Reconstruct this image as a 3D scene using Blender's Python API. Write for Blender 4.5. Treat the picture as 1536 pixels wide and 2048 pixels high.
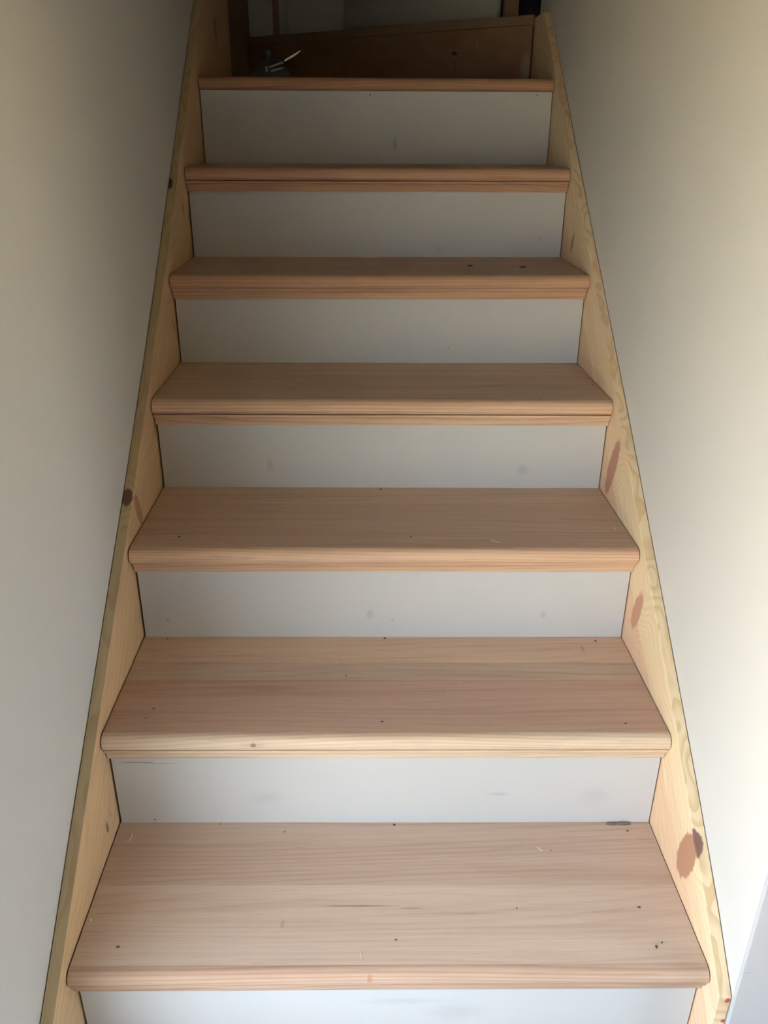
import bpy, bmesh, math, random
from mathutils import Matrix, Vector, noise

# ------------------------------------------------------------------ scene, camera, world, exposure
for o in list(bpy.data.objects):
    bpy.data.objects.remove(o)
scene = bpy.context.scene
col = scene.collection
S = 0.9                                        # clear width between the stringers, metres

PITCH, YAW, ROLL = 0.43317, 0.0232, 0.00723
CAM = Vector((-0.03513, -0.84425, 1.39793)) * S
fw = Vector((math.sin(YAW) * math.cos(PITCH), math.cos(YAW) * math.cos(PITCH), -math.sin(PITCH)))
rt = Vector((math.cos(YAW), -math.sin(YAW), 0))
up = rt.cross(fw)
r2 = math.cos(ROLL) * rt + math.sin(ROLL) * up
u2 = -math.sin(ROLL) * rt + math.cos(ROLL) * up
cd = bpy.data.cameras.new('camera')
cam = bpy.data.objects.new('camera', cd)
col.objects.link(cam)
cd.sensor_fit = 'AUTO'
cd.sensor_width = 36.0
cd.lens = 1640.0 / 2048.0 * 36.0
cd.clip_start = 0.02
cam.matrix_world = Matrix(((r2.x, u2.x, -fw.x, CAM.x), (r2.y, u2.y, -fw.y, CAM.y),
                           (r2.z, u2.z, -fw.z, CAM.z), (0, 0, 0, 1)))
scene.camera = cam

world = bpy.data.worlds.new('sky')
scene.world = world
world.use_nodes = True
wn = world.node_tree.nodes
wn['Background'].inputs['Color'].default_value = (0.76, 0.88, 1.0, 1)
wn['Background'].inputs['Strength'].default_value = 16.8

# garden door on the wall beside the photographer: the daylight of the place
WY0, WY1, WZ0, WZ1 = -1.15, -0.25, 0.06, 1.45
XW = 0.5211 * S                                # inner face of the two long walls
RX, UY0, UY1, UZ0, UZ1 = 1.7, -1.20, -0.50, 0.40, 1.15   # second window, unseen, added across the lower room to brighten the left side
for px, py0, py1, pz0, pz1, rot in ((-XW - 0.09, WY0, WY1, WZ0, WZ1, -math.pi / 2), (RX + 0.09, UY0, UY1, UZ0, UZ1, math.pi / 2)):
    pl = bpy.data.lights.new('window_daylight', 'AREA')
    pl.shape = 'RECTANGLE'
    pl.size, pl.size_y = pz1 - pz0, py1 - py0
    pl.cycles.is_portal = True
    po = bpy.data.objects.new('window_daylight', pl)
    col.objects.link(po)
    po.location = (px, (py0 + py1) / 2, (pz0 + pz1) / 2)
    po.rotation_euler = (0, rot, 0)

sd = bpy.data.lights.new('sun', 'SUN')
sd.energy = 95.0
sd.color = (1.0, 0.95, 0.86)
sd.angle = 0.0093
so = bpy.data.objects.new('sun', sd)
col.objects.link(so)
so.rotation_euler = Vector((-0.12, -0.62, -0.78)).to_track_quat('-Z', 'Y').to_euler()

vs = scene.view_settings
vs.view_transform = 'Standard'
vs.look = 'None'
vs.gamma = 1.0
vs.use_curve_mapping = False
vs.exposure = 0.0
scene.cycles.use_denoising = True
scene.cycles.max_bounces = 8
scene.cycles.diffuse_bounces = 6

# ------------------------------------------------------------------ helpers
def shift(y):
    t = min(1, max(0, (y / S - 0.8) / 0.8))
    t = t * t * (3 - 2 * t)
    return (0.0015 - 0.0055 * t) * S

def obj(name, verts, faces, mat, parent=None, bevel=0.0, smooth=False, warp=True, color=None, mats=None, fmat=None, seg=2):
    me = bpy.data.meshes.new(name)
    vv = [(x + (shift(y) if warp else 0), y, z) for x, y, z in verts]
    me.from_pydata(vv, [], faces)
    bm = bmesh.new()
    bm.from_mesh(me)
    bmesh.ops.recalc_face_normals(bm, faces=bm.faces)
    if bevel:
        es = [e for e in bm.edges if len(e.link_faces) == 2 and e.calc_face_angle() > 0.7]
        bmesh.ops.bevel(bm, geom=es, offset=bevel, segments=seg, profile=0.5, affect='EDGES', clamp_overlap=True)
    if smooth:
        for f in bm.faces:
            f.smooth = True
    bm.to_mesh(me)
    bm.free()
    me.materials.append(mat)
    for m in (mats or []):
        me.materials.append(m)
    if fmat:
        for p in me.polygons:
            p.material_index = fmat(p)
    if smooth:
        me.set_sharp_from_angle(angle=math.radians(40))
    o = bpy.data.objects.new(name, me)
    col.objects.link(o)
    if parent:
        o.parent = parent
    if color:
        o.color = (*color, 1)
    return o

def box_vf(x0, x1, y0, y1, z0, z1):
    v = [(x, y, z) for x in (x0, x1) for y in (y0, y1) for z in (z0, z1)]
    f = [(0, 1, 3, 2), (4, 6, 7, 5), (0, 4, 5, 1), (2, 3, 7, 6), (0, 2, 6, 4), (1, 5, 7, 3)]
    return v, f

def boxes_vf(boxes):
    V, F = [], []
    for b in boxes:
        v, f = box_vf(*b)
        n = len(V)
        V += v
        F += [tuple(i + n for i in q) for q in f]
    return V, F

def prism_x(prof, x0, x1, zf=None, n=1):
    """profile [(y,z)] extruded along x; zf(x) lifts z"""
    zf = zf or (lambda x: 0)
    V, F, k = [], [], len(prof)
    for j in range(n + 1):
        x = x0 + (x1 - x0) * j / n
        V += [(x, y, z + zf(x)) for y, z in prof]
    for j in range(n):
        for i in range(k):
            a, b = j * k + i, j * k + (i + 1) % k
            F.append((a, b, b + k, a + k))
    F.append(tuple(range(k))[::-1])
    F.append(tuple(n * k + i for i in range(k)))
    return V, F

def prism_z(poly, z0, z1):
    k = len(poly)
    V = [(x, y, z0) for x, y in poly] + [(x, y, z1) for x, y in poly]
    F = [(i, (i + 1) % k, (i + 1) % k + k, i + k) for i in range(k)]
    F += [tuple(range(k))[::-1], tuple(range(k, 2 * k))]
    return V, F

def strip_wall(x0, x1, ys, z0, z1):
    """wall slab running along y, cut into lengths"""
    V, F = [], []
    for y in ys:
        V += [(x0, y, z0), (x1, y, z0), (x1, y, z1), (x0, y, z1)]
    for j in range(len(ys) - 1):
        for i in range(4):
            a, b = 4 * j + i, 4 * j + (i + 1) % 4
            F.append((a, b, b + 4, a + 4))
    F.append((3, 2, 1, 0))
    n = 4 * (len(ys) - 1)
    F.append((n, n + 1, n + 2, n + 3))
    return V, F

def tag(o, label, cat, group=None, kind=None):
    o['label'] = label
    o['category'] = cat
    if group:
        o['group'] = group
    if kind:
        o['kind'] = kind
    return o

def struct(o, label, cat):
    return tag(o, label, cat, kind='structure')

# ------------------------------------------------------------------ materials
class NT:
    def __init__(s, name):
        s.m = bpy.data.materials.new(name)
        s.m.use_nodes = True
        s.t = s.m.node_tree
        s.b = s.t.nodes['Principled BSDF']

    def put(s, i, v):
        if hasattr(v, 'is_linked') or isinstance(v, bpy.types.NodeSocket):
            s.t.links.new(v, i)
        else:
            i.default_value = v

    def math(s, op, a, b=0.0, c=None, clamp=False):
        n = s.t.nodes.new('ShaderNodeMath')
        n.operation = op
        n.use_clamp = clamp
        s.put(n.inputs[0], a)
        s.put(n.inputs[1], b)
        if c is not None:
            s.put(n.inputs[2], c)
        return n.outputs[0]

    def pos(s):
        return s.t.nodes.new('ShaderNodeTexCoord').outputs['Object']

    def sep(s, v):
        n = s.t.nodes.new('ShaderNodeSeparateXYZ')
        s.put(n.inputs[0], v)
        return n.outputs

    def comb(s, x, y, z):
        n = s.t.nodes.new('ShaderNodeCombineXYZ')
        for i, q in enumerate((x, y, z)):
            s.put(n.inputs[i], q)
        return n.outputs[0]

    def map(s, v, loc=(0, 0, 0), rot=(0, 0, 0), scale=(1, 1, 1), kind='POINT'):
        n = s.t.nodes.new('ShaderNodeMapping')
        n.vector_type = kind
        s.put(n.inputs['Vector'], v)
        n.inputs['Location'].default_value = loc
        n.inputs['Rotation'].default_value = rot
        n.inputs['Scale'].default_value = scale
        return n.outputs[0]

    def vadd(s, a, b):
        n = s.t.nodes.new('ShaderNodeVectorMath')
        n.operation = 'ADD'
        s.put(n.inputs[0], a)
        s.put(n.inputs[1], b)
        return n.outputs[0]

    def noise(s, v, scale=1.0, detail=2.0, rough=0.5):
        n = s.t.nodes.new('ShaderNodeTexNoise')
        s.put(n.inputs['Vector'], v)
        n.inputs['Scale'].default_value = scale
        n.inputs['Detail'].default_value = detail
        n.inputs['Roughness'].default_value = rough
        return n.outputs['Fac']

    def length(s, v):
        n = s.t.nodes.new('ShaderNodeVectorMath')
        n.operation = 'LENGTH'
        s.put(n.inputs[0], v)
        return n.outputs['Value']

    def rng(s, v, a, b, c=0.0, d=1.0):
        n = s.t.nodes.new('ShaderNodeMapRange')
        n.interpolation_type = 'SMOOTHSTEP'
        s.put(n.inputs[0], v)
        for i, q in enumerate((a, b, c, d)):
            s.put(n.inputs[1 + i], q)
        return n.outputs[0]

    def mix(s, f, a, b, mode='MIX'):
        n = s.t.nodes.new('ShaderNodeMix')
        n.data_type = 'RGBA'
        n.blend_type = mode
        s.put(n.inputs[0], f)
        for i, q in ((6, a), (7, b)):
            s.put(n.inputs[i], (*q, 1) if isinstance(q, tuple) and len(q) == 3 else q)
        return n.outputs[2]

    def bump(s, h, strength=0.2, dist=0.001):
        n = s.t.nodes.new('ShaderNodeBump')
        n.inputs['Strength'].default_value = strength
        n.inputs['Distance'].default_value = dist
        s.put(n.inputs['Height'], h)
        s.t.links.new(n.outputs[0], s.b.inputs['Normal'])

    def done(s, c, rough=0.6, spec=0.4):
        s.put(s.b.inputs['Base Color'], (*c, 1) if isinstance(c, tuple) and len(c) == 3 else c)
        s.put(s.b.inputs['Roughness'], rough)
        s.b.inputs['Specular IOR Level'].default_value = spec
        return s.m

    def spots(s, c, p, lst, warp=0.25, wscale=60):
        """lst: (centre, radii, rotation about x, colour, softness, strength)"""
        nz = s.noise(p, wscale, 2)
        nz = s.math('MULTIPLY_ADD', nz, warp * 2, -warp)
        for cen, rad, rot, colr, soft, amt in lst:
            l = s.length(s.map(p, cen, (rot, 0, 0), rad, 'TEXTURE'))
            l = s.math('ADD', l, nz)
            f = s.rng(l, 1 - soft, 1 + soft * 0.3, amt, 0.0)
            c = s.mix(f, c, colr)
        return c

def solid(name, c, rough=0.6, spec=0.4, metal=0.0):
    n = NT(name)
    n.b.inputs['Metallic'].default_value = metal
    p = n.pos()
    k = n.noise(p, 40, 2)
    cc = n.mix(n.math('MULTIPLY', k, 0.25), (*c, 1), (*[q * 0.75 for q in c], 1))
    return n.done(cc, rough, spec)

def mat_plaster(name, c, marks=()):
    n = NT(name)
    p = n.pos()
    big = n.noise(p, 1.3, 3)
    cc = n.mix(n.math('MULTIPLY', big, 0.10), (*c, 1), (*[q * 0.93 for q in c], 1))
    if marks:
        cc = n.spots(cc, p, marks, 0.3, 80)
    fine = n.noise(p, 420, 2)
    n.bump(fine, 0.06, 0.001)
    return n.done(cc, 0.85, 0.25)

def mat_riser(name, marks):
    n = NT(name)
    p = n.pos()
    a = n.noise(n.map(p, scale=(1, 1, 2.5)), 9, 4, 0.6)
    f = n.rng(a, 0.56, 0.80, 0.0, 0.12)
    cc = n.mix(f, (0.53, 0.535, 0.54, 1), (0.40, 0.40, 0.40, 1))
    cc = n.spots(cc, p, marks, 0.35, 70)
    return n.done(cc, 0.55, 0.35)

def mat_tread(name, marks=(), pore=0.32, lo=0.10, hi=0.34, bnd=0.42):
    n = NT(name)
    p = n.pos()
    oi = n.t.nodes.new('ShaderNodeObjectInfo')
    rnd = oi.outputs['Random']
    q = n.vadd(p, n.comb(n.math('MULTIPLY', rnd, 7.0), 0.0, n.math('MULTIPLY', rnd, 3.0)))
    x, y, z = n.sep(p)
    # growth rings: contours of height + curve across the stave + slow wander along it
    yc = n.math('SUBTRACT', y, n.math('MULTIPLY_ADD', rnd, 1.6, -0.1))
    slow = n.noise(n.map(q, scale=(0.55, 4.0, 4.0)), 2.0, 1, 0.4)
    mid = n.noise(n.map(q, scale=(1.2, 30.0, 30.0)), 2.0, 1, 0.5)
    ring = n.math('ADD', n.math('MULTIPLY', yc, 0.34), n.math('MULTIPLY', z, 0.8))
    ring = n.math('ADD', ring, n.math('MULTIPLY', slow, 0.05))
    ring = n.math('ADD', ring, n.math('MULTIPLY', mid, 0.004))
    fr = n.math('FRACT', n.math('MULTIPLY', ring, 190.0))
    late = n.rng(fr, 0.35, 0.95)
    late = n.math('MULTIPLY', late, n.rng(fr, 1.0, 0.93))
    band = n.noise(n.map(q, scale=(0.5, 12.0, 12.0)), 2.5, 3, 0.6)
    fibre = n.noise(n.map(q, scale=(9.0, 420.0, 420.0)), 1.0, 2, 0.6)
    pores = n.rng(n.noise(n.map(q, scale=(16.0, 700.0, 700.0)), 1.0, 1), 0.66, 0.80)
    base = oi.outputs['Color']
    c = n.mix(n.rng(band, 0.3, 0.72, 0.0, bnd), base, n.mix(1.0, base, (0.80, 0.68, 0.62), 'MULTIPLY'))
    c = n.mix(n.math('MULTIPLY', late, n.rng(band, 0.35, 0.7, lo, hi)), c, n.mix(1.0, base, (0.62, 0.50, 0.42), 'MULTIPLY'))
    c = n.mix(n.rng(fibre, 0.35, 0.75, 0.0, 0.22), c, n.mix(1.0, base, (0.66, 0.56, 0.50), 'MULTIPLY'))
    c = n.mix(n.math('MULTIPLY', pores, pore), c, (0.20, 0.11, 0.07, 1))
    if marks:
        c = n.spots(c, p, marks, 0.25, 90)
    n.bump(n.math('ADD', fibre, n.math('MULTIPLY', pores, -1.0)), 0.12, 0.0006)
    return n.done(c, n.rng(fibre, 0.2, 0.8, 0.55, 0.68), 0.35)

SL = math.atan2(0.21885, 0.28726)              # pitch of the flight

def mat_pine(name, pale, pink, line, knots, xc, per=95.0, pink_off=None, top=1.0, marks=(), edge=None, wav=9.0):
    """solid softwood running up the flight; knots: (centre, radii, rot, colour, softness, amount)"""
    n = NT(name)
    p = n.pos()
    r = n.map(p, (0, 0, 0), (SL, 0, 0), (1, 1, 1), 'TEXTURE')      # x, along, across
    x, u, v = n.sep(r)
    slow = n.noise(n.map(r, scale=(10.0, 3.2, 6.0)), 1.0, 2, 0.5)
    slow2 = n.noise(n.map(r, scale=(30.0, wav, 10.0)), 1.0, 1, 0.5)
    dx = n.math('SUBTRACT', x, xc)
    ring = n.math('ADD', n.math('MULTIPLY', v, 0.55), n.math('MULTIPLY', n.math('MULTIPLY', dx, dx), 16.0))
    ring = n.math('ADD', ring, n.math('MULTIPLY', slow, 0.085))
    ring = n.math('ADD', ring, n.math('MULTIPLY', slow2, 0.024 + (wav - 9.0) * 0.002))
    for cen, rad, rot, colr, soft, amt in knots:
        l = n.length(n.map(p, cen, (rot, 0, 0), tuple(q * 1.2 for q in rad), 'TEXTURE'))
        ring = n.math('ADD', ring, n.rng(l, 0.2, 2.6, 0.035, 0.0))
    fr = n.math('FRACT', n.math('MULTIPLY', ring, per))
    late = n.math('MULTIPLY', n.rng(fr, 0.25, 0.92), n.rng(fr, 1.0, 0.9))
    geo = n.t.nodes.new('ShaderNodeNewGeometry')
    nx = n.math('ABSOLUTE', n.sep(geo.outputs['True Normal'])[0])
    k = n.rng(nx, 0.3, 0.7, 0.50 * top, 0.19)
    fibre = n.noise(n.map(r, scale=(260.0, 5.0, 260.0)), 1.0, 2, 0.6)
    c = (*pale, 1)
    if pink_off is not None:
        y, z = n.sep(p)[1:]
        off = n.math('SUBTRACT', n.math('SUBTRACT', z, 0.197), n.math('MULTIPLY', y, math.tan(SL)))
        wob = n.noise(n.map(r, scale=(1, 5.0, 1)), 1.0, 2)
        thr = n.math('ADD', n.math('MULTIPLY_ADD', y, -0.055, pink_off), n.math('MULTIPLY_ADD', wob, 0.08, -0.04))
        f = n.rng(n.math('SUBTRACT', off, thr), -0.004, 0.004, 1.0, 0.0)
        f = n.math('MULTIPLY', f, n.rng(nx, 0.3, 0.7))
        c = n.mix(n.math('MULTIPLY', f, 0.85), c, (*pink, 1))
    big = n.noise(n.map(r, scale=(4, 2.2, 18)), 1.0, 3)
    c = n.mix(n.rng(big, 0.42, 0.72, 0.0, 0.6), c, (*pink, 1))
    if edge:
        c = n.mix(n.rng(nx, 0.3, 0.7, 0.8, 0.0), c, (*edge, 1))  # upward faces darker olive: edge grain, with their shade put into the colour
    c = n.mix(n.math('MULTIPLY', late, k), c, (*line, 1))
    c = n.mix(n.rng(fibre, 0.4, 0.75, 0.0, 0.16), c, (*line, 1))
    c = n.spots(c, p, list(knots) + list(marks), 0.22, 110)
    n.bump(fibre, 0.1, 0.0006)
    return n.done(c, 0.6, 0.35)

WHITE = (0.58, 0.575, 0.56)
M_wall = mat_plaster('painted_plaster', WHITE)
M_wallR = mat_plaster('painted_plaster_scuffed', WHITE)
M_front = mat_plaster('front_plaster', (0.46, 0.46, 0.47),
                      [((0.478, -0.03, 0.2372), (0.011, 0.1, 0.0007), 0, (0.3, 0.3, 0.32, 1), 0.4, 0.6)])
M_ceil = mat_plaster('ceiling_boards', (0.30, 0.21, 0.13))
M_floor = mat_plaster('screed', (0.42, 0.38, 0.34))
G = (0.24, 0.235, 0.235, 1)
DK = (0.05, 0.04, 0.035, 1)
M_riser = mat_riser('white_board', [
    ((0.044, 1.575, 1.2295), (0.007, 9, 0.019), 0, G, 0.8, 0.40),
    ((-0.026, 0.54, 0.4474), (0.008, 9, 0.012), 0, G, 0.9, 0.35),
    ((0.0159, 0.54, 0.4341), (0.004, 9, 0.002), 0, G, 0.9, 0.5),
    ((0.297, 0.54, 0.4433), (0.006, 9, 0.010), 0, G, 0.9, 0.3),
    ((-0.401, 0.54, 0.4367), (0.004, 9, 0.004), 0, G, 0.9, 0.5),
    ((-0.2276, 0.79, 0.6448), (0.008, 9, 0.018), 0, G, 0.9, 0.34),
    ((0.2876, 0.79, 0.6331), (0.014, 9, 0.014), 0, G, 0.9, 0.28),
    ((0.187, 0.28, 0.2572), (0.022, 9, 0.005), 0, G, 0.9, 0.26),
    ((0.35, 0.28, 0.25), (0.03, 9, 0.02), 0, G, 0.9, 0.14),
    ((-0.20, 0.28, 0.255), (0.03, 9, 0.014), 0, G, 0.9, 0.14),
    ((0.02, 0.02, 0.105), (0.07, 9, 0.008), 0, G, 0.9, 0.16),
    ((0.10, 0.02, 0.08), (0.05, 9, 0.02), 0, G, 0.9, 0.16),
    ((0.1531, 1.06, 0.8189), (0.0035, 9, 0.0035), 0, (0.45, 0.36, 0.18, 1), 0.8, 0.8),
    ((0.3917, 1.32, 1.0259), (0.006, 9, 0.006), 0, G, 0.9, 0.3),
    ((0.1488, 1.32, 0.9992), (0.016, 9, 0.01), 0, G, 0.9, 0.16),
    ((-0.0207, 1.575, 1.345), (0.0022, 9, 0.0022), 0, DK, 0.6, 0.8),
    ((0.4062, 1.575, 1.348), (0.0022, 9, 0.0022), 0, DK, 0.6, 0.8),
    ((-0.3664, 1.575, 1.2853), (0.004, 9, 0.003), 0, G, 0.8, 0.4),
    ((-0.405, 0.28, 0.3315), (0.030, 9, 0.0007), 0, DK, 0.4, 0.7),
    ((-0.366, 0.28, 0.3287), (0.030, 9, 0.0006), 0, DK, 0.4, 0.5),
    ((-0.3887, 0.28, 0.2085), (0.0022, 9, 0.0022), 0, DK, 0.6, 0.9),
])

PIN = (0.60, 0.33, 0.21, 1)
PUR = (0.20, 0.10, 0.085, 1)
KNOTS_R = [
    ((0.450, 0.1400, 0.267), (0.012, 0.0265, 0.055), 0.30, (0.40, 0.20, 0.12, 1), 0.12, 0.95),
    ((0.455, 0.488, 0.485), (0.012, 0.0195, 0.051), 0.33, (0.50, 0.25, 0.16, 1), 0.18, 0.92),
    ((0.452, 0.731, 0.664), (0.012, 0.023, 0.072), 0.36, (0.45, 0.215, 0.145, 1), 0.18, 0.92),
    ((0.452, 1.222, 1.030), (0.010, 0.009, 0.028), 0.35, (0.28, 0.13, 0.08, 1), 0.3, 0.9),
]
MARKS_R = [
    ((0.4503, 0.1235, 0.3105), (0.0135, 0.021, 0.0045), 0.651, PUR, 0.15, 0.95),
    ((0.4645, -0.026, 0.1745), (0.005, 0.005, 0.006), 0, (0.45, 0.05, 0.05, 1), 0.5, 0.95),
    ((0.4660, -0.026, 0.131), (0.004, 0.005, 0.004), 0, (0.45, 0.05, 0.05, 1), 0.5, 0.9),
    ((0.461, -0.026, 0.186), (0.004, 0.004, 0.003), 0, (0.85, 0.85, 0.87, 1), 0.5, 0.9),
]
KNOTS_L = [
    ((-0.459, 0.588, 0.6645), (0.0105, 0.020, 0.012), 0.65, (0.15, 0.07, 0.045, 1), 0.25, 0.95),
    ((-0.4675, 1.214, 1.149), (0.007, 0.020, 0.012), 0.65, (0.10, 0.05, 0.03, 1), 0.3, 0.95),
    ((-0.45, 1.258, 1.098), (0.006, 0.015, 0.030), 0.4, (0.30, 0.15, 0.09, 1), 0.5, 0.6),
    ((-0.45, 0.2297, 0.2443), (0.006, 0.006, 0.015), 0.2, (0.19, 0.11, 0.07, 1), 0.5, 0.85),
]
MARKS_L = [
    ((-0.45, 0.611, 0.630), (0.006, 0.016, 0.042), 0.35, (0.36, 0.17, 0.10, 1), 0.3, 0.8),
    ((-0.45, 0.2586, 0.1889), (0.006, 0.006, 0.02), 0.2, (0.10, 0.07, 0.06, 1), 0.8, 0.6),
    ((-0.45, 0.252, 0.25), (0.006, 0.002, 0.012), 0.2, (0.2, 0.12, 0.08, 1), 0.5, 0.5),
    ((-0.45, 1.9114, 1.515), (0.006, 0.012, 0.06), 0.2, (0.12, 0.06, 0.035, 1), 0.4, 0.8),
    ((-0.45, 1.0384, 0.8724), (0.006, 0.008, 0.02), 0.2, (0.3, 0.16, 0.10, 1), 0.6, 0.6),
]
M_strR = mat_pine('pine_pale', (0.75, 0.605, 0.40), (0.71, 0.475, 0.315), (0.50, 0.30, 0.12), KNOTS_R, 0.45,
                  pink_off=-0.065, marks=MARKS_R, wav=14.0)
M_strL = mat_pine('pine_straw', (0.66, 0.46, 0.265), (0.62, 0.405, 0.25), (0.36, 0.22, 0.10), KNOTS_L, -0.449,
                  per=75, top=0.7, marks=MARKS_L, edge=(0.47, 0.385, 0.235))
M_old = mat_pine('pine_old', (0.30, 0.20, 0.115), (0.26, 0.155, 0.085), (0.16, 0.095, 0.05), [], 0.2, per=90)
M_board = mat_tread('rough_board', [
    ((0.2396, 2.0772, 1.4778), (0.011, 0.011, 0.005), 0, (0.02, 0.015, 0.012, 1), 0.5, 0.95),
    ((0.236, 2.079, 1.4778), (0.003, 0.003, 0.012), 0, (0.02, 0.015, 0.012, 1), 0.6, 0.5),
    ((0.2405, 2.0765, 1.455), (0.006, 0.006, 0.005), 0, (0.05, 0.035, 0.04, 1), 0.5, 0.45),
    ((0.2410, 2.0762, 1.444), (0.006, 0.006, 0.004), 0, (0.05, 0.035, 0.04, 1), 0.5, 0.45),
    ((0.2414, 2.0758, 1.434), (0.006, 0.006, 0.004), 0, (0.05, 0.035, 0.04, 1), 0.5, 0.45),
    ((0.432, 1.93, 1.43), (0.016, 0.03, 0.045), 0, (0.40, 0.37, 0.34, 1), 0.5, 0.5),
    ((0.30, 2.03, 1.498), (0.003, 0.01, 0.010), 0, (0.50, 0.42, 0.30, 1), 0.7, 0.5),
], 0.2)
M_tread = mat_tread('hardwood', [
    ((-0.049, 0.1158, 0.196), (0.062, 0.0016, 0.02), 0, (0.30, 0.12, 0.08, 1), 0.6, 0.75),
    ((0.035, 0.1115, 0.196), (0.022, 0.0011, 0.02), 0, (0.30, 0.12, 0.08, 1), 0.6, 0.7),
    ((-0.1574, 0.0851, 0.196), (0.004, 0.010, 0.02), 0, (0.42, 0.22, 0.13, 1), 0.8, 0.5),
    ((-0.17, 0.2607, 0.196), (0.003, 0.002, 0.02), 0, (0.18, 0.09, 0.06, 1), 0.6, 0.7),
    ((-0.20, 0.384, 0.397), (0.085, 0.008, 0.02), 0, (0.33, 0.18, 0.13, 1), 1.0, 0.42),
    ((0.13, 0.552, 0.5946), (0.10, 0.0012, 0.02), 0, (0.22, 0.13, 0.09, 1), 0.7, 0.6),
    ((0.09, 0.534, 0.5946), (0.035, 0.0016, 0.02), 0, (0.20, 0.11, 0.08, 1), 0.7, 0.6),
    ((0.367, 0.5028, 0.397), (0.004, 0.014, 0.02), 0, (0.25, 0.16, 0.11, 1), 0.8, 0.5),
])
M_nose = mat_tread('hardwood_edge', [
    ((-0.2105, 0.2575, 0.386), (0.0052, 0.02, 0.004), 0, (0.16, 0.05, 0.03, 1), 0.35, 0.85),
    ((-0.2105, 0.2575, 0.386), (0.020, 0.02, 0.0065), 0, (0.52, 0.30, 0.19, 1), 1.0, 0.5),
    ((-0.029, 0.0045, 0.188), (0.0042, 0.01, 0.006), 0, (0.38, 0.19, 0.10, 1), 0.5, 0.75),
], 0.5, 0.28, 0.75, 0.7)
M_steel = solid('steel', (0.62, 0.65, 0.65), 0.3, 0.5, 0.9)
M_tool = solid('tool_case', (0.055, 0.075, 0.072), 0.45)
M_toolgrey = solid('tool_grip', (0.30, 0.34, 0.33), 0.4)
M_dirt = solid('dirt', (0.10, 0.06, 0.04), 0.9)
M_shave = solid('shaving', (0.82, 0.70, 0.52), 0.7)
M_filler = solid('filler', (0.17, 0.135, 0.105), 0.8)
M_frame = solid('white_frame', (0.78, 0.78, 0.77), 0.35)
M_ground = solid('paving', (0.52, 0.40, 0.20), 0.9)
gm = NT('window_glass')
tr = gm.t.nodes.new('ShaderNodeBsdfTransparent')
gl = gm.t.nodes.new('ShaderNodeBsdfGlossy')
gl.inputs['Roughness'].default_value = 0.02
mx = gm.t.nodes.new('ShaderNodeMixShader')
mx.inputs[0].default_value = 0.06
gm.t.links.new(tr.outputs[0], mx.inputs[1])
gm.t.links.new(gl.outputs[0], mx.inputs[2])
gm.t.links.new(mx.outputs[0], gm.t.nodes['Material Output'].inputs['Surface'])
M_glass = gm.m

# ------------------------------------------------------------------ the setting
YC = -0.0335 * S                               # front arris of the wall beside the foot of the stairs
YB = 3.02 * S                                  # back wall of the winder
TOP = 4.3
CEIL = 2.45
YH = 0.55                                      # edge of the unseen upper floor, extended over the stairs to block light
RY = -3.0
seq = lambda a, b, n: [a + (b - a) * i / n for i in range(n + 1)]
yl = seq(WY1, YB + 0.1, 24)
V, F = strip_wall(-XW - 0.14, -XW, yl, 0, TOP)
for b in ((-XW - 0.14, -XW, RY, WY0, 0, CEIL + 0.2), (-XW - 0.14, -XW, WY0, WY1, WZ1, CEIL + 0.2),
          (-XW - 0.14, -XW, WY0, WY1, 0, WZ0)):
    v, f = box_vf(*b)
    k = len(V)
    V += v
    F += [tuple(i + k for i in q) for q in f]
struct(obj('wall_left', V, F, M_wall), 'long plain white wall behind the straw-coloured stringer with the dark knot', 'wall')
YE = 1.945
V, F = strip_wall(XW, XW + 0.11, seq(YC + 0.004, YE, 18), 0, TOP)
wr = struct(obj('wall_right', V, F, M_wallR, bevel=0.003), 'bright white plastered wall ending at a vertical corner beside the stair foot', 'wall')
V, F = box_vf(XW + 0.0005, RX, YC, YC + 0.1, 0, CEIL + 0.2)
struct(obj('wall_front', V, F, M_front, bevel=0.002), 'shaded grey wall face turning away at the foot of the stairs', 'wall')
V, F = box_vf(-XW - 0.14, RX + 0.1, RY - 0.1, RY, 0, CEIL + 0.2)
struct(obj('wall_rear', V, F, M_wall, warp=False), 'plain white wall across the lower room', 'wall')
V, F = boxes_vf([(RX, RX + 0.14, RY, UY0, 0, CEIL + 0.2), (RX, RX + 0.14, UY1, YC + 0.1, 0, CEIL + 0.2),
                 (RX, RX + 0.14, UY0, UY1, 0, UZ0), (RX, RX + 0.14, UY0, UY1, UZ1, CEIL + 0.2)])
struct(obj('wall_side', V, F, M_wall, warp=False), 'plain white side wall of the lower room', 'wall')
V, F = box_vf(-XW - 0.14, RX + 0.1, RY - 0.1, YB + 0.1, -0.1, 0)
struct(obj('floor', V, F, M_floor, warp=False), 'bare grey floor at the foot of the stairs', 'floor')
V, F = boxes_vf([(-XW - 0.14, RX + 0.14, RY - 0.1, YC + 0.1, CEIL, CEIL + 0.2), (-XW + 0.001, XW - 0.001, YC + 0.1, YH, CEIL, CEIL + 0.2)])  # second slab is added over the stairs to keep the shaft dark
struct(obj('ceiling', V, F, M_ceil, warp=False), 'bare brown boarded ceiling of the lower room', 'ceiling')
V, F = box_vf(-XW - 0.14, 1.9, YC - 0.1, YB + 0.2, TOP, TOP + 0.1)
struct(obj('ceiling_upper', V, F, M_ceil, warp=False), 'bare brown boarded ceiling over the stairwell', 'ceiling')
V, F = box_vf(-XW + 0.001, XW - 0.001, YH - 0.1, YH, CEIL + 0.2, TOP)
struct(obj('wall_upper', V, F, M_wall, warp=False), 'white wall above the foot of the stairs', 'wall')
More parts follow.
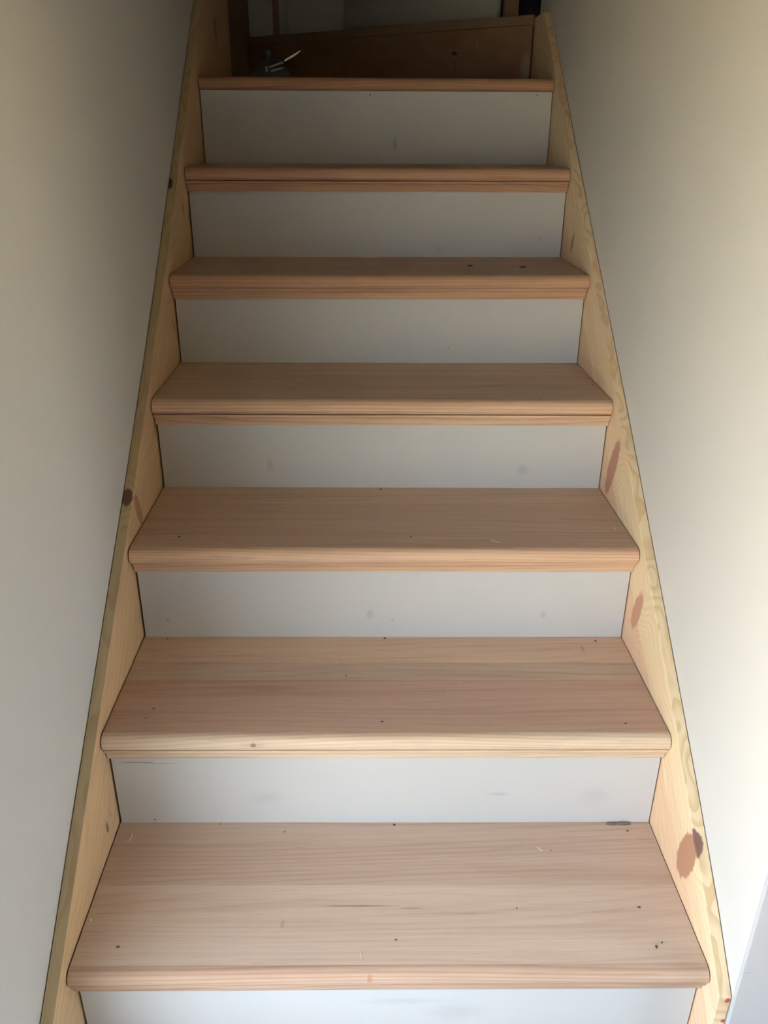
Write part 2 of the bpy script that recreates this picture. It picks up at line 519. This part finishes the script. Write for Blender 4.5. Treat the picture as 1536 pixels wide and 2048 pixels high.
V, F = boxes_vf([(1.7, 1.8, YE - 0.2, YB + 0.1, 0, TOP), (XW + 0.11, 1.8, YE - 0.11, YE - 0.01, 0, TOP),
                 (XW + 0.11, 1.8, YE - 0.11, YB + 0.1, 1.2, 1.3)])
struct(obj('wall_landing', V, F, M_wall, warp=False), 'white wall and floor slab of the upper landing', 'wall')

# back wall of the winder with its boards and battens
V, F = box_vf(-XW - 0.14, 1.8, YB, YB + 0.1, 0, TOP)
wb = struct(obj('wall_back', V, F, mat_plaster('raw_board', (0.52, 0.52, 0.51))), 'grey unfinished wall with battens behind the turn of the stairs', 'wall')
for x0, x1 in ((-0.455, -0.365), (-0.308, -0.105), (-0.102, 0.9)):
    V, F = box_vf(x0, x1, YB - 0.014, YB - 0.0005, 1.3, 3.2)
    obj('panel', V, F, M_wall, wb, bevel=0.001)
V, F = box_vf(-0.363, -0.343, YB - 0.02, YB - 0.0005, 1.3, 3.2)
obj('batten', V, F, M_old, wb, bevel=0.001)

# garden door that lets the daylight in, then the added second window
for num, xa, y0_, y1_, z0_, z1_, lab in ((1, -XW - 0.10, WY0, WY1, WZ0, WZ1, 'tall white framed glazed opening in the long wall'),
                                         (2, RX + 0.04, UY0, UY1, UZ0, UZ1, 'added white framed window across the lower room')):
    V, F = boxes_vf([(xa, xa + 0.06, y0_, y0_ + 0.06, z0_, z1_), (xa, xa + 0.06, y1_ - 0.06, y1_, z0_, z1_),
                     (xa, xa + 0.06, y0_ + 0.06, y1_ - 0.06, z0_, z0_ + 0.06), (xa, xa + 0.06, y0_ + 0.06, y1_ - 0.06, z1_ - 0.06, z1_)])
    win = struct(obj('window_%d' % num, V, F, M_frame, warp=False, bevel=0.003), lab, 'window')
    V, F = box_vf(xa + 0.028, xa + 0.032, y0_ + 0.06, y1_ - 0.06, z0_ + 0.06, z1_ - 0.06)
    obj('pane', V, F, M_glass, win, warp=False)
V, F = boxes_vf([(-14, -XW - 0.3, -14, 12, -0.35, -0.2), (RX + 0.3, 14, -14, 12, -0.35, -0.2)])
struct(obj('ground', V, F, M_ground, warp=False), 'warm brown paving outside the windows', 'ground')

# ------------------------------------------------------------------ the staircase
st = bpy.data.objects.new('staircase', None)
col.objects.link(st)
tag(st, 'steep closed staircase with bare wooden treads, white risers and pine stringers', 'staircase')

R_, G_, N_ = 0.21885, 0.28726, 0.02912
DZ = [-0.0007, 0.0035, 0.0041, -0.0024, -0.0031, 0.0028, 0.0059]
DN = [0.0028, -0.0036, -0.0066, -0.0062, -0.0020, 0.0077, 0.0169]
DR = [0.0020, -0.0039, -0.0014, -0.0080, 0.0046, 0.0042, -0.0026]
TI = [-0.0071, -0.0044, -0.0024, -0.0014, 0.0015, 0.0012, 0.0009]
Z = [(i * R_ + DZ[i - 1]) * S for i in range(1, 8)]
Y0 = [((i - 1) * G_ + DN[i - 1]) * S for i in range(1, 8)]
YR = [((i - 1) * G_ + N_ + DR[i - 1]) * S for i in range(1, 8)]
T = 0.033 * S
CV = 0.026 * S
HX = 0.5 * S
A8 = Vector((0.4455, 1.918))
B8 = Vector((-0.452, 2.612))

# colours of the staves, back to front, then the nosing
C = {
    1: (((0.1538,), ((0.550, 0.426, 0.347), (0.616, 0.486, 0.397))), (0.530, 0.390, 0.300)),
    2: (((0.4596, 0.4080), ((0.640, 0.475, 0.355), (0.540, 0.415, 0.325), (0.545, 0.375, 0.295))), (0.690, 0.560, 0.425)),
    3: (((0.7121,), ((0.594, 0.450, 0.334), (0.550, 0.408, 0.315))), (0.682, 0.480, 0.340)),
    4: (((0.9627,), ((0.605, 0.462, 0.347), (0.572, 0.438, 0.334))), (0.704, 0.510, 0.359)),
    5: (((1.190,), ((0.550, 0.408, 0.315), (0.528, 0.402, 0.315))), (0.594, 0.384, 0.252)),
    6: (((1.460,), ((0.550, 0.408, 0.315), (0.506, 0.384, 0.296))), (0.550, 0.348, 0.227)),
}
GAP = 0.0017                                  # joint beside the pale stringer
GAPL = 0.0024                                 # wider joint beside the knotty one
for i in range(1, 7):
    k = i - 1
    zt, y0, yb = Z[k], Y0[k], YR[k + 1] + 0.006
    ti = TI[k] * S
    zf = lambda x, ti=ti: ti * x / HX
    (cuts, cols), cn = C[i]
    ys = [yb] + list(cuts) + [y0 + 0.0165]
    main = None
    order = sorted(range(len(cols)), key=lambda j: ys[j + 1] - ys[j])   # widest board first: it is the tread itself
    for j in order:
        a, b = ys[j + 1] + 0.00012, ys[j] - 0.00012
        V, F = prism_x([(a, zt - T), (b, zt - T), (b, zt), (a, zt)], -HX + GAPL, HX - GAP, zf, 6)
        o = obj('tread' if main is None else 'stave', V, F, M_tread, st if main is None else main, color=cols[j])
        if main is None:
            main = o
    # rounded front edge
    prof = [(y0 + 0.0163, zt - T), (y0 + 0.0163, zt)]
    rr = T / 2
    for a in range(0, 15):
        th = math.pi / 2 + math.pi * a / 14
        prof.append((y0 + rr + rr * math.cos(th), zt - rr + rr * math.sin(th)))
    V, F = prism_x(prof, -HX + GAPL, HX - GAP, zf, 6)
    o = obj('nosing', V, F, M_nose, main, smooth=True, color=cn)
    if i == 2:
        o['label'] = 'pale sapwood nosing with a small dark knot'
    # cove moulding under the nosing
    yr, zc = YR[k], zt - T
    prof = [(yr - 0.0002, zc - CV), (yr - 0.0090, zc - CV), (yr - 0.0098, zc - CV + 0.003)]
    for a in range(1, 9):
        th = math.pi / 2 * a / 8
        prof.append((yr - 0.0098 - 0.0085 * (1 - math.cos(th)), zc - CV + 0.003 + (CV - 0.0075) * math.sin(th)))
    prof += [(yr - 0.0183, zc - 0.0002), (yr - 0.0002, zc - 0.0002)]
    V, F = prism_x(prof, -HX + GAPL, HX - GAP, zf, 6)
    obj('cove_moulding', V, F, M_nose, main, smooth=True, color=tuple(q * 0.97 for q in cn))

# seventh tread: the first winder
k = 6
zt, y0 = Z[6], Y0[6]
zf = lambda x: TI[6] * S * x / HX
nv = (B8 - A8).normalized()
poly = [(-HX + GAPL, y0 + 0.0165), (HX - GAP, y0 + 0.0165), (HX - GAP, A8.y), (B8.x + 0.004, B8.y)]
V, F = prism_z(poly, zt - T, zt)
t7 = obj('tread', V, F, M_tread, st, color=(0.46, 0.30, 0.21))
prof = [(y0 + 0.0163, zt - T), (y0 + 0.0163, zt)]
for a in range(0, 15):
    th = math.pi / 2 + math.pi * a / 14
    prof.append((y0 + T / 2 + T / 2 * math.cos(th), zt - T / 2 + T / 2 * math.sin(th)))
V, F = prism_x(prof, -HX + GAPL, HX - GAP, zf, 6)
obj('nosing', V, F, M_nose, t7, smooth=True, color=(0.52, 0.31, 0.19))

# risers
for i in range(1, 8):
    k = i - 1
    yr = YR[k]
    z0 = (Z[k - 1] - 0.0003 if k else 0.0)
    V, F = prism_x([(yr, z0), (yr + 0.015, z0), (yr + 0.015, Z[k] - T - 0.0003), (yr, Z[k] - T - 0.0003)], -HX + 0.0040, HX - 0.0026,
                   lambda x, k=k: (TI[k] + (TI[k - 1] if k else TI[k])) / 2 * S * x / HX, 6)
    obj('riser', V, F, M_riser, st)

# slanting riser and tread of the turn
def along(p0, p1, thick, z0, z1):
    d = (p1 - p0).normalized()
    nn = Vector((-d.y, d.x))
    if nn.y < 0:
        nn = -nn
    q = [p0, p1, p1 + nn * thick, p0 + nn * thick]
    return prism_z([(a.x, a.y) for a in q], z0, z1)
Z8 = 1.5635
V, F = along(A8, B8 + nv * 0.0, 0.02, zt, 1.5385)
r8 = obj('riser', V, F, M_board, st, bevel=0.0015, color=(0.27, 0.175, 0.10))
r8['label'] = 'slanting brown timber riser with a dark knot'
off = Vector((nv.y, -nv.x))
if off.y > 0:
    off = -off
p0, p1 = A8 + off * 0.004, B8 + off * 0.004
E9a, E9b = Vector((0.368, 2.11)), Vector((-0.105, YB - 0.036))
poly = [(p0.x, p0.y), (0.449, p0.y), (0.449, 2.14), (E9a.x, E9a.y + 0.03), (E9b.x, E9b.y), (B8.x + 0.002, YB - 0.0215), (B8.x + 0.002, p1.y)]
V, F = prism_z(poly, 1.539, Z8)
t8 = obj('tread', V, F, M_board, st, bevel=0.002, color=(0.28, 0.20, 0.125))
V, F = along(E9a, E9b, 0.015, Z8, 1.76)
obj('riser', V, F, M_riser, st)
V, F = prism_z([(x, y + 0.0) for x, y in ((E9a.x - 0.01, E9a.y - 0.03), (0.9, E9a.y - 0.03), (0.9, YB - 0.0215), (E9b.x, YB - 0.0215))], 1.7605, 1.79)
obj('tread', V, F, M_tread, st, color=(0.46, 0.30, 0.21))

# stringers: outline in y,z
def stringer(name, x0, x1, top, front, under, mat, ys):
    """top: polyline; lower edge a constant drop below, cut plumb in front and down to the floor"""
    def tz(y):
        for (a, za), (b, zb) in zip(top, top[1:]):
            if y <= b:
                return za + (zb - za) * (y - a) / (b - a)
        return top[-1][1]
    V, F = [], []
    for y in ys:
        zt_ = tz(y)
        zb_ = max(0.0, 0.197 + y * math.tan(SL) - under)
        V += [(x0, y, zb_), (x1, y, zb_), (x1, y, zt_), (x0, y, zt_)]
    n = len(ys)
    for j in range(n - 1):
        for i in range(4):
            a, b = 4 * j + i, 4 * j + (i + 1) % 4
            F.append((a, b, b + 4, a + 4))
    F.append((3, 2, 1, 0))
    F.append((4 * n - 4, 4 * n - 3, 4 * n - 2, 4 * n - 1))
    return obj(name, V, F, mat, st, bevel=0.0012)
nl = lambda y, o: ((R_ + y * R_ / G_ + o) * S)
topR = [(-0.0285, nl(-0.0285, 0.004)), (0.06, nl(0.06, 0.018)), (0.19, nl(0.19, 0.024)), (0.44, nl(0.44, 0.024)), (0.69, nl(0.69, 0.021)),
        (1.0, nl(1.0, 0.014)), (1.5, nl(1.5, 0.009)), (1.75, nl(1.75, 0.004)), (1.985, 1.728 * S), (2.128, 1.7285 * S)]
topR = [(a * S, z) for a, z in topR]
TH = 0.0198 * S
ysR = sorted(set([a for a, z in topR] + seq(0.1, 1.75, 14)))
sr = stringer('stringer', HX, HX + TH, topR, 0, 0.30, M_strR, ysR)
sr['label'] = 'pale pine stringer with long pink knots'
topL = [(-0.14, nl(-0.14, 0.026)), (0.2, nl(0.2, 0.026)), (0.45, nl(0.45, 0.024)), (0.75, nl(0.75, 0.022)), (1.1, nl(1.1, 0.028)), (1.45, nl(1.45, 0.038)),
        (1.9, nl(1.9, 0.075)), (2.42, nl(2.42, 0.12))]
topL = [(a * S, z) for a, z in topL]
ysL = sorted(set([a for a, z in topL] + seq(0.1, 2.0, 16)))
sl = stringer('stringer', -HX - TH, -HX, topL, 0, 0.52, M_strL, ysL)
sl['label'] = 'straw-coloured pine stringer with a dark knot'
# broad stringer board of the turn, and the post at its pivot
V, F = box_vf(-HX - TH, -HX - 0.001, 2.4215 * S, YB - 0.0215, 1.2, 2.35)
o = obj('stringer', V, F, M_old, st, bevel=0.001)
V, F = box_vf(0.388, 0.430, 2.085, 2.127, Z8, 2.6)
V = [(x, y - 0.0, z) for x, y, z in V]
obj('newel_post', V, F, M_old, st, bevel=0.0015)

# ------------------------------------------------------------------ things lying on the stairs
rng = random.Random(5)
NTH = ['lowest', 'second', 'third', 'fourth', 'fifth', 'sixth', 'seventh']

def tz_at(i, x):
    return Z[i - 1] + TI[i - 1] * S * x / HX

def crumb(i, x, y, r, lab=None, name='dirt_speck', mat=None, flat=0.5, stretch=1.6, kind='tiny dark speck'):
    me = bpy.data.meshes.new(name)
    bm = bmesh.new()
    bmesh.ops.create_icosphere(bm, subdivisions=2, radius=r)
    a = rng.uniform(0, 3.1)
    sd = rng.uniform(0, 50)
    for v in bm.verts:
        d = 1 + 0.45 * noise.noise(v.co / r * 0.9 + Vector((sd, 0, 0)))
        v.co = v.co * d
        v.co.x *= stretch
        v.co.z *= flat
    lo = min(v.co.z for v in bm.verts)
    for v in bm.verts:
        v.co.z -= lo
    bm.to_mesh(me)
    bm.free()
    me.materials.append(mat or M_dirt)
    o = bpy.data.objects.new(name, me)
    col.objects.link(o)
    o.location = (x + shift(y), y, tz_at(i, x) + 0.0001)
    o.rotation_euler = (0, 0, a)
    d = (y - Y0[i - 1]) / (YR[i] - Y0[i - 1])
    lat = 'by the knotty straw-coloured stringer' if x < -0.27 else 'by the pale stringer' if x > 0.27 else 'midway between the stringers'
    dep = 'right behind the nosing' if d < 0.28 else 'against the riser' if d > 0.88 else 'halfway back'
    tag(o, lab or '%s on the %s tread, %s %s' % (kind, NTH[i - 1], dep, lat), 'speck', '%ss on the %s tread' % (kind.split(' ', 1)[1], NTH[i - 1]))
    return o

for i, pts in {
    1: [(-0.2801, 0.2772, 1.1), (0.0123, 0.2754, 1.9), (0.4057, 0.2623, 1.6), (-0.389, 0.0479, 1.7), (0.0078, 0.0579, 1.4),
        (0.3795, 0.1118, 1.8), (0.3846, 0.0449, 1.9), (0.1925, 0.1101, 1.0), (0.2668, 0.2206, 0.9), (0.395, 0.052, 1.2)],
    2: [(-0.4042, 0.5338, 1.3), (0.0002, 0.5365, 2.0), (0.3964, 0.5289, 1.7), (-0.0095, 0.2963, 1.8), (-0.3823, 0.3297, 1.4),
        (-0.3895, 0.3058, 1.0), (0.3845, 0.2915, 1.7), (-0.0702, 0.4201, 1.2)],
    3: [(-0.37, 0.5655, 2.0), (-0.0043, 0.7845, 2.0), (0.0467, 0.568, 1.2)],
    4: [(0.3058, 0.7815, 1.5), (0.4395, 0.8943, 1.3)],
    5: [],
}.items():
    for x, y, r in pts:
        crumb(i, x, y, r * 0.00088)
crumb(5, 0.2081, 1.172, 0.0045, 'dark elongated chip on the fifth tread, farther from the pale stringer', 'bark_chip', None, 0.35, 2.0)
crumb(5, 0.325, 1.152, 0.0045, 'dark elongated chip on the fifth tread, nearer the pale stringer', 'bark_chip', None, 0.35, 1.6)
for (x, y) in ((-0.0863, 0.459), (0.127, 0.3993), (0.1035, 0.3689)):
    crumb(2, x, y, 0.0009, None, 'plaster_crumb', M_shave, kind='tiny pale crumb')
crumb(1, -0.4411, 0.2326 - 0.14, 0.0016, 'tiny pale crumb on the lowest tread by the straw-coloured stringer', 'plaster_crumb', M_shave)

def shaving(i, pts, w, lab, lift=0.0006):
    """curled strip of wood: flat ribbon with thickness along pts (x,y,dz)"""
    V, F = [], []
    n = len(pts)
    for j, (x, y, dz) in enumerate(pts):
        a = pts[max(0, j - 1)]
        b = pts[min(n - 1, j + 1)]
        t = Vector((b[0] - a[0], b[1] - a[1])).normalized()
        ww = w * (0.35 + 0.65 * math.sin(math.pi * (j + 0.4) / (n - 0.2)))
        nx_, ny_ = -t.y * ww / 2, t.x * ww / 2
        z = tz_at(i, x) + 0.0001 + dz
        V += [(x - nx_, y - ny_, z), (x + nx_, y + ny_, z), (x + nx_, y + ny_, z + lift), (x - nx_, y - ny_, z + lift)]
    for j in range(n - 1):
        for q in range(4):
            a, b = 4 * j + q, 4 * j + (q + 1) % 4
            F.append((a, b, b + 4, a + 4))
    F += [(3, 2, 1, 0), (4 * n - 4, 4 * n - 3, 4 * n - 2, 4 * n - 1)]
    return tag(obj('wood_shaving', V, F, M_shave), lab, 'shaving', 'wood shavings on the treads')

arc = lambda cx, cy, rx, ry, a0, a1, n, h=0.0: [(cx + rx * math.cos(a0 + (a1 - a0) * j / n), cy + ry * math.sin(a0 + (a1 - a0) * j / n),
                                                   h * math.sin(math.pi * j / n)) for j in range(n + 1)]
shaving(5, arc(-0.022, 1.335, 0.030, 0.035, math.pi * 1.02, math.pi * 1.98, 14, 0.002), 0.002, 'long pale curled shaving against the white riser behind the fifth tread')
shaving(3, [(0.190 + 0.0022 * j, 0.556 - 0.0026 * j, 0.0003 * j) for j in range(7)], 0.0017, 'short pale splinter on the third tread')
shaving(1, arc(-0.428, 0.250, 0.007, 0.010, -1.4, 0.7, 7, 0.0012), 0.0018, 'small pale crescent shaving beside the straw-coloured stringer')
shaving(1, [(0.246 + 0.0014 * j, 0.228 - 0.0018 * j, 0.0) for j in range(6)], 0.0012, 'short pale splinter near the white riser on the lowest tread')
shaving(1, [(-0.0432 + 0.0002 * j, 0.040 - 0.0022 * j, 0.0) for j in range(7)], 0.0011, 'hair-thin pale splinter just behind the lowest nosing')
shaving(3, [(0.430, 0.613, 0), (0.4292, 0.606, 0), (0.4288, 0.599, 0)], 0.0012, 'tiny pale splinter by the pale stringer on the third tread')

# lumps of filler where the riser meets the lowest tread
for x, rx, rz, sz in ((0.4035, 0.013, 0.0042, 'larger'), (0.384, 0.010, 0.0032, 'smaller')):
    me = bpy.data.meshes.new('filler_lump')
    bm = bmesh.new()
    bmesh.ops.create_icosphere(bm, subdivisions=3, radius=1)
    for v in bm.verts:
        d = 1 + 0.3 * noise.noise(v.co * 2.2 + Vector((x * 90, 0, 0)))
        v.co = Vector((v.co.x * rx * d, v.co.y * 0.003 * d, max(0, v.co.z) * rz * d))
    bm.to_mesh(me)
    bm.free()
    me.materials.append(M_filler)
    o = bpy.data.objects.new('filler_lump', me)
    col.objects.link(o)
    o.location = (x, YR[1] - 0.0034, tz_at(1, x) + 0.0001)
    tag(o, '%s of two brown filler lumps where the lowest tread meets the riser' % sz, 'filler', 'filler lumps behind the lowest tread')

# hand tool on the winder tread
def lathe(prof, n=20):
    V, F = [], []
    for r, z in prof:
        V += [(r * math.cos(2 * math.pi * j / n), r * math.sin(2 * math.pi * j / n), z) for j in range(n)]
    for a in range(len(prof) - 1):
        for j in range(n):
            q = (j + 1) % n
            F.append((a * n + j, a * n + q, a * n + q + n, a * n + j + n))
    F += [tuple(range(n))[::-1], tuple((len(prof) - 1) * n + j for j in range(n))]
    return V, F

def tube(p0, p1, r0, r1, n=10):
    p0, p1 = Vector(p0), Vector(p1)
    d = (p1 - p0).normalized()
    s = d.orthogonal().normalized()
    t = d.cross(s)
    V = []
    for p, r in ((p0, r0), (p1, r1)):
        V += [tuple(p + (s * math.cos(2 * math.pi * j / n) + t * math.sin(2 * math.pi * j / n)) * r) for j in range(n)]
    F = [(j, (j + 1) % n, (j + 1) % n + n, j + n) for j in range(n)] + [tuple(range(n))[::-1], tuple(range(n, 2 * n))]
    return V, F

tool = bpy.data.objects.new('hand_tool', None)
col.objects.link(tool)
tool.location = (-0.290 + shift(1.75), 1.76, Z[6] + 0.0002)
tag(tool, 'dark knobbed hand tool with pale metal bars and a thin steel blade', 'tool')
# body: low dome, long axis along x
prof = [(-0.066, 0.004, 0.012), (-0.05, 0.016, 0.018), (-0.03, 0.030, 0.023), (-0.01, 0.047, 0.026), (0.012, 0.053, 0.027), (0.032, 0.050, 0.025), (0.046, 0.040, 0.021), (0.054, 0.026, 0.014)]
V, F = [], []
n = 14
for x, h, w in prof:
    for j in range(n):
        a = math.pi * j / (n - 1)
        V.append((x, w * math.cos(a), h * max(0.0, math.sin(a)) ** 0.8))
for a in range(len(prof) - 1):
    for j in range(n):
        q = (j + 1) % n
        F.append((a * n + j, a * n + q, a * n + q + n, a * n + j + n))
F += [tuple(range(n))[::-1], tuple((len(prof) - 1) * n + j for j in range(n))]
obj('body', V, F, M_tool, tool, smooth=True, warp=False)
V, F = lathe([(0.007, 0.048), (0.006, 0.056), (0.009, 0.060), (0.0095, 0.068), (0.007, 0.072)])
kn = obj('knob', [(x - 0.001, y, z) for x, y, z in V], F, M_tool, tool, smooth=True, warp=False)
for (a, b) in (((0.006, -0.031, 0.030), (0.042, -0.031, 0.042)), ((0.010, -0.036, 0.021), (0.043, -0.036, 0.029))):
    V, F = tube(a, b, 0.0034, 0.0030)
    obj('metal_bar', V, F, M_toolgrey, tool, smooth=True, warp=False)
V, F = tube((-0.002, -0.03, 0.019), (-0.002, -0.03, 0.033), 0.004, 0.004)
obj('pivot_bolt', V, F, M_toolgrey, tool, smooth=True, warp=False)
V, F = [], []
for x, z, h in ((0.046, 0.046, 0.0022), (0.070, 0.058, 0.0026), (0.082, 0.065, 0.0020), (0.0905, 0.0705, 0.0003)):
    V += [(x, -0.031, z - h), (x, -0.0295, z - h), (x, -0.0295, z + h), (x, -0.031, z + h)]
for j in range(3):
    for q in range(4):
        a, b = 4 * j + q, 4 * j + (q + 1) % 4
        F.append((a, b, b + 4, a + 4))
F += [(3, 2, 1, 0), (12, 13, 14, 15)]
obj('blade', V, F, M_steel, tool, warp=False)
